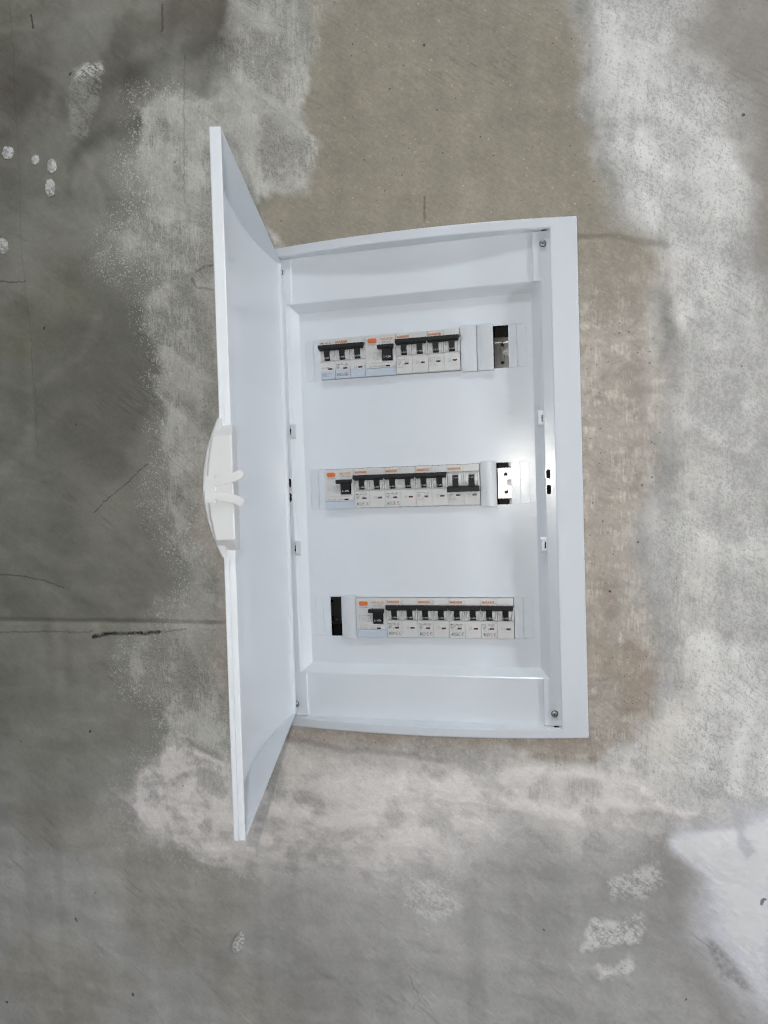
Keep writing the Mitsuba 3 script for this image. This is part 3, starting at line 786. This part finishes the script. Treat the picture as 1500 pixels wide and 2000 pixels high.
def specs(x, y, bold, code, rating):
    typ.append(text(code, 0.00125, x, zt(30.1), y, bold=bold))
    typ.append(text(rating, 0.00125, x + 0.0102, zt(30.1), y, bold=bold))
    o = [text('230/400V~', 0.0008, x + 0.0002, zt(31.8), y), text('50/60Hz', 0.0008, x + 0.0085, zt(31.6), y),
         bar(x + 0.0003, x + 0.0040, zt(32.8), zt(32.5), y), stroke([(x + 0.0006, zt(33.2)), (x + 0.0037, zt(33.2)), (x + 0.0031, zt(34.2)), (x + 0.0012, zt(34.2)), (x + 0.0006, zt(33.2))], 0.0003, y), text('3', 0.0011, x + 0.0017, zt(36.0), y),
         bar(x + 0.0061, x + 0.00635, zt(36.0), zt(33.2), y)]
    return o


_cache, typ = {}, []


def breaker_meshes(n, on, variant):
    """Shapes of a miniature circuit breaker of n poles, in its own coordinates: left edge at x = 0, panel at y = 0."""
    key = (n, on, variant)
    if key in _cache:
        return _cache[key]
    Wd = n * MOD - 0.0002
    out = []
    body = Manifold()
    for k in range(n):
        a, b = k * MOD + 0.0001 - (0.0001 if k else 0), (k + 1) * MOD - 0.0001
        g = 0.00008
        body += poly_x([(0.030, -HH), (NOSE + 0.0006, -HH), (NOSE, -HH + 0.0006), (NOSE, zt(26.0)), (NOSE - 0.0008, zt(25.2)), (NOSE - 0.0008, zt(24.9)), (NOSE + 0.0030, zt(24.6)), (NOSE + 0.0030, zt(8.2)), (NOSE - 0.0010, zt(7.6)), (NOSE - 0.0010, zt(7.0)), (NOSE, zt(0.6)), (NOSE + 0.0008, HH), (0.030, HH)], a + g, b - g)
    out.append(('body', body, 'device_plastic', False))
    # white ribbed cheeks beside every toggle
    cheeks = []
    z0, z1 = zt(24.4), zt(11.2 if on else 10.2)
    if not on:
        z0 = zt(25.0)
    for k in range(n):
        c0 = (k + 0.5) * MOD
        for sx in (-1, 1):
            xi, xo = sorted((c0 + sx * 0.0034, c0 + sx * 0.0066))
            rr = 0.0075
            pr = [(NOSE + 0.0032, z0), (NOSE + 0.0032, z1)] + [(NOSE + 0.0002 - 0.0022 * math.sin(t), z1 + (z0 - z1) * t / math.pi) for t in np.linspace(0.0, math.pi, 12)]
            cheeks.append(poly_x(pr, xi, xo))
            cheeks.append(rbx(*sorted((c0 + sx * 0.0069, c0 + sx * 0.0086)), NOSE - 0.0016, NOSE + 0.003, zt(24.8), z1 + 0.0008, 0.0004, 6))
            cheeks.append(tm(bx(xi - 0.00005, xo + 0.00005, NOSE - 0.0014, NOSE - 0.0011, zt(17.7), zt(17.4))))
    out.append(('toggle_cheek', join(cheeks), 'cheek_plastic', 35))
    # toggle: one bar over all poles, a stem in each
    if on:
        bz0, bz1, tip = zt(13.8), zt(7.9), zt(24.0)
    else:
        bz0, bz1, tip = zt(30.0), zt(23.4), zt(11.6)
    x0, x1 = 0.0002, Wd - 0.0001
    yb = NOSE - 0.0072
    if on:
        barm = hull([(x0, yb, bz1 + 0.0002), (x1, yb, bz1 + 0.0002), (x0, yb, bz0 + 0.0022), (x1, yb, bz0 + 0.0022), (x0, NOSE - 0.0012, bz1), (x1, NOSE - 0.0012, bz1), (x0 + 0.0010, NOSE - 0.0030, bz0), (x1 - 0.0010, NOSE - 0.0030, bz0)])
    else:
        barm = hull([(x0, yb, bz0), (x1, yb, bz0), (x0, yb, bz1 - 0.0018), (x1, yb, bz1 - 0.0018), (x0, NOSE - 0.0012, bz0 + 0.0004), (x1, NOSE - 0.0012, bz0 + 0.0004), (x0 + 0.0008, NOSE - 0.0028, bz1), (x1 - 0.0008, NOSE - 0.0028, bz1)])
    out.append(('toggle_bar', barm, 'black_plastic', 25))
    for k in range(n):
        c0 = (k + 0.5) * MOD + 0.0002
        hw = 0.0031
        if on:
            stem = hull([(c0 + sx * hw, y, z) for sx in (-1, 1) for y, z in ((NOSE - 0.0046, bz0 + 0.002), (NOSE - 0.0034, zt(18)), (NOSE - 0.0016, tip + 0.0004), (NOSE - 0.0010, tip), (NOSE + 0.003, tip), (NOSE + 0.003, bz0))])
            tx = text('I-ON', 0.0016, c0, zt(22.4), NOSE - 0.0026, anchor='c', depth=0.0007)
        else:
            stem = hull([(c0 + sx * hw, y, z) for sx in (-1, 1) for y, z in ((NOSE - 0.0046, bz1 - 0.002), (NOSE - 0.0034, zt(18)), (NOSE - 0.0016, tip - 0.0004), (NOSE - 0.0010, tip), (NOSE + 0.003, tip), (NOSE + 0.003, bz1))])
            tx = text('O-OFF', 0.0014, c0, zt(15.2), NOSE - 0.0029, anchor='c', depth=0.0006)
        out.append(('toggle', stem, 'black_plastic', 25))
        out.append(('toggle__switch_lettering', tx, 'white_ink', False))
    yl = NOSE - 0.00002
    out.append(('brand_lettering', text('MAXGE', 0.0023, 0.0016 + (MOD if n == 3 else 0), zt(5.4), NOSE - 0.00085, bold=True, width=0.0136, depth=0.0005), 'orange_ink', False))
    pr, sym = [], []
    typ.clear()
    first = 1 if n == 3 else 0
    for k in range(n):
        if k == first:
            if variant == 'ce' or n == 3:
                pr += specs(k * MOD + 0.0012, yl, True, 'EPB6-63N', 'C20' if n == 2 else 'C40')
            else:
                pr += specs(k * MOD + 0.0010, yl, False, 'EPB6063N', 'C16')
                pr += [text('GB/T10963.1', 0.0010, 0.0011, zt(38.2), yl)]
        elif k > first:
            sym += fork_marks(k * MOD + 0.0045, zt(35.0), yl, 0.0032, 1 if variant != 'ce' else 0)
    if n == 3:
        pr += [text('EPB6-SHT-A1', 0.0013, 0.0014, zt(5.4), NOSE - 0.0008, depth=0.0004), text('SV230V~50Hz', 0.0011, 0.0014, zt(33.0), yl)]
    out.append(('rating_print', join(pr), 'dark_ink' if variant == 'ce' or n == 3 else 'grey_ink', False))
    out.append(('type_print', join(typ), 'dark_ink' if variant == 'ce' or n == 3 else 'grey_ink', False))
    out.append(('circuit_symbol', join(sym), 'grey_ink', False))
    for k in range(n):
        xi = k * MOD + (0.0090 if k == first else 0.0092)
        zi = zt(33.9 if on else 33.6)
        out.append(('status_window', rbx(xi, xi + 0.0048, NOSE - 0.00025, NOSE + 0.001, zi - 0.001, zi + 0.001, 0.0002, 6), 'red_window' if on else 'green_window', False))
    if variant == 'ce':
        out.append(('approval_marks', join(approval(0.0024, zt(42.0), yl)), 'dark_ink', False))
    if n == 3:
        hold = []
        for k in range(3):
            hold += [rbx(k * MOD + 0.0004, (k + 1) * MOD - 0.0016, NOSE - 0.0007, NOSE + 0.002, -HH - 0.0004, zt(36.0), 0.0003, 6), rbx((k + 1) * MOD - 0.0018, (k + 1) * MOD - 0.0004, NOSE - 0.0011, NOSE + 0.002, -HH + 0.0006, zt(32.4), 0.0003, 6)]
        out.append(('label_holder', join(hold), 'clear_holder', 30))
        ya = NOSE - 0.00072
        mk = approval(MOD + 0.0026, zt(42.6), ya, tri=True) + [text(t, 0.0010, 0.0022, zt(m), ya) for t, m in (('OPERATING COIL', 39.6), ('AC230V', 41.2), ('IEC 60947', 42.8))]
        out.append(('approval_marks', join(mk), 'dark_ink', False))
    _cache[key] = [(nm, mikit.ply(m, b, smooth=sm)) for nm, m, b, sm in out]
    return _cache[key]


def rcd_meshes():
    if 'rcd' in _cache:
        return _cache['rcd']
    Wd = 2 * MOD - 0.0002
    out = []
    body = poly_x([(0.030, -HH), (NOSE + 0.0012, -HH), (NOSE + 0.0012, zt(36.8)), (NOSE, zt(36.4)), (NOSE, zt(31.2)), (NOSE - 0.0007, zt(30.9)), (NOSE - 0.0007, zt(0.6)), (NOSE + 0.0002, HH), (0.030, HH)], 0.0002, Wd)
    body -= bx(0.0192, 0.0318, NOSE - 0.002, NOSE + 0.006, zt(29.8), zt(15.5))
    out.append(('body', body, 'device_plastic', False))
    y = NOSE - 0.0007
    btn = rbx(0.0036, 0.0140, y - 0.0016, y + 0.001, zt(8.6), zt(3.6), 0.0008, 10)
    btn = hull(np.vstack([[(0.0088 + sx * 0.0029 + 0.0024 * math.cos(a), yy, zt(6.1) + 0.0024 * math.sin(a)) for a in np.linspace(0, 2 * math.pi, 24, endpoint=False) for sx in (-1, 1)] for yy in (y - 0.0010, y + 0.001)] + [[(0.0088 + sx * 0.0029 + 0.0019 * math.cos(a), y - 0.0015, zt(6.1) + 0.0019 * math.sin(a)) for a in np.linspace(0, 2 * math.pi, 24, endpoint=False) for sx in (-1, 1)]]))
    out.append(('test_button', btn, 'orange_plastic', 30))
    out.append(('test_button__test_mark', text('T', 0.0015, 0.0088, zt(6.8), y - 0.00145, anchor='c', depth=0.00016), 'orange_ink', False))
    # toggle
    tb = hull([(x, yy, z) for x in (0.0156, 0.0334) for yy, z in ((NOSE - 0.0076, zt(12.2)), (NOSE - 0.0076, zt(15.4)), (NOSE - 0.001, zt(12.0)), (NOSE - 0.003, zt(16.8)))])
    out.append(('toggle_bar', tb, 'black_plastic', 25))
    st = hull([(x, yy, z) for x in (0.0203, 0.0307) for yy, z in ((NOSE - 0.0052, zt(15.5)), (NOSE - 0.0032, zt(24)), (NOSE - 0.0008, zt(28.4)), (NOSE + 0.003, zt(28.4)), (NOSE + 0.003, zt(15.5)))])
    out.append(('toggle', st, 'black_plastic', 25))
    out.append(('toggle__switch_lettering', text('I-ON', 0.0023, 0.0255, zt(26.2), NOSE - 0.0022, bold=False, anchor='c', depth=0.0010), 'white_ink', False))
    out.append(('brand_lettering', text('MAXGE', 0.0023, 0.0186, zt(6.2), y, bold=True, width=0.0138), 'orange_ink', False))
    pr = [text('EPR-2CE', 0.0017, 0.0202, zt(9.2), y), text('Test Regularly', 0.0011, 0.0036, zt(11.2), y)]
    for t, m in (('IEC 61008-1', 20.6), ('Un 230V~', 22.3), ('IAn 0.03A', 24.0), ('Im 500A', 25.7), ('Inc 6000A', 27.4)):
        pr.append(text(t, 0.0010, 0.0092, zt(m), y))
    pr += [bar(0.0032, 0.0034, zt(28), zt(19.8), y), bar(0.0176, 0.0178, zt(28), zt(19.8), y), bar(0.0032, 0.0178, zt(19.8), zt(19.6), y), arc(0.0058, zt(23.4), 0.0012, 0, 360, 0.0002, y, 16), bar(0.0052, 0.0064, zt(27.4), zt(26.8), y), bar(0.0078, 0.0080, zt(26), zt(21), y), text('N', 0.0010, 0.0148, zt(20.6), y)]
    out.append(('rating_print', join(pr), 'grey_ink', False))
    out.append(('current_print', text('In 40A  2pol', 0.0023, 0.0034, zt(35.6), NOSE), 'grey_ink', False))
    out.append(('status_window', rbx(0.0232, 0.0282, NOSE - 0.0002, NOSE + 0.001, zt(35.6), zt(33.9), 0.0002, 6), 'black_plastic', False))
    hold = [rbx(0.0008, Wd - 0.0008, NOSE - 0.0002, NOSE + 0.0030, -HH - 0.0002, zt(36.9), 0.0005, 6), rbx(0.0002, 0.0012, NOSE - 0.0010, NOSE + 0.002, -HH - 0.0002, zt(33.4), 0.0003, 6), rbx(Wd - 0.0012, Wd, NOSE - 0.0010, NOSE + 0.002, -HH - 0.0002, zt(32.6), 0.0003, 6), rbx(0.0008, Wd - 0.0008, NOSE - 0.0009, NOSE + 0.0010, -HH - 0.0003, -HH + 0.0010, 0.0003, 6)]
    out.append(('label_holder', join(hold), 'clear_holder', 30))
    _cache['rcd'] = [(nm, mikit.ply(m, b, smooth=sm)) for nm, m, b, sm in out]
    return _cache['rcd']


def device(kind, x, rz, label, cat, meshes, group=None):
    key, n = kind, 1
    while key in labels:
        key = '%s_%03d' % (kind, n)
        n += 1
    labels[key] = {'label': label, 'category': cat}
    small = ('rating_print', 'type_print', 'circuit_symbol', 'approval_marks')
    if group:
        labels[key]['group'] = group
    tw = T().translate([x, 0, rz])
    tops = {}
    for nm, d in meshes:
        if '__' in nm:
            par, sub = nm.split('__')
            put(tops[par] + '__' + sub, d, None, to_world=tw)
        else:
            tops[nm] = put(key + '__' + nm, d, None, to_world=tw)
            if nm in small:
                labels[tops[nm]] = {'kind': 'stuff'}


BRK, RCD = 'circuit breaker', 'residual current switch'
G = 'two pole breakers with both toggles up'
X1, X2, X3, RZ2 = -0.1058, -0.1063, -0.0737, 0.0
device('circuit_breaker', X1, PITCH, 'wide three toggle breaker with bluish label holders, leftmost in the top row', BRK, breaker_meshes(3, True, 'sh'))
device('residual_current_switch', X1 + 3 * MOD, PITCH, 'switch with an orange test button in the top row', RCD, rcd_meshes(), 'switches with an orange test button')
device('circuit_breaker', X1 + 5 * MOD, PITCH, 'two pole breaker right beside the orange button switch in the top row', BRK, breaker_meshes(2, True, 'gb'), G)
device('circuit_breaker', X1 + 7 * MOD, PITCH, 'two pole breaker beside the white blanking plates in the top row', BRK, breaker_meshes(2, True, 'gb'), G)
device('residual_current_switch', X2, RZ2, 'switch with an orange test button, leftmost in the middle row', RCD, rcd_meshes(), 'switches with an orange test button')
device('circuit_breaker', X2 + 2 * MOD, RZ2, 'two pole breaker with CE mark right beside the orange button switch, middle row', BRK, breaker_meshes(2, True, 'ce'), G)
device('circuit_breaker', X2 + 4 * MOD, RZ2, 'second two pole breaker with CE mark from the left in the middle row', BRK, breaker_meshes(2, True, 'ce'), G)
device('circuit_breaker', X2 + 6 * MOD, RZ2, 'breaker without CE mark directly left of the switched off one, middle row', BRK, breaker_meshes(2, True, 'gb'), G)
device('circuit_breaker', X2 + 8 * MOD, RZ2, 'the only switched off breaker, toggles down with dark green windows', BRK, breaker_meshes(2, False, 'gb'))
device('residual_current_switch', X3, -PITCH, 'switch with an orange test button in the bottom row', RCD, rcd_meshes(), 'switches with an orange test button')
for k, o in enumerate(('breaker right beside the orange button switch in the bottom row', 'second two pole breaker from the left in the bottom row', 'third two pole breaker from the left in the bottom row', 'rightmost two pole breaker in the bottom row')):
    device('circuit_breaker', X3 + (2 + 2 * k) * MOD, -PITCH, o, BRK, breaker_meshes(2, True, 'ce'), G)
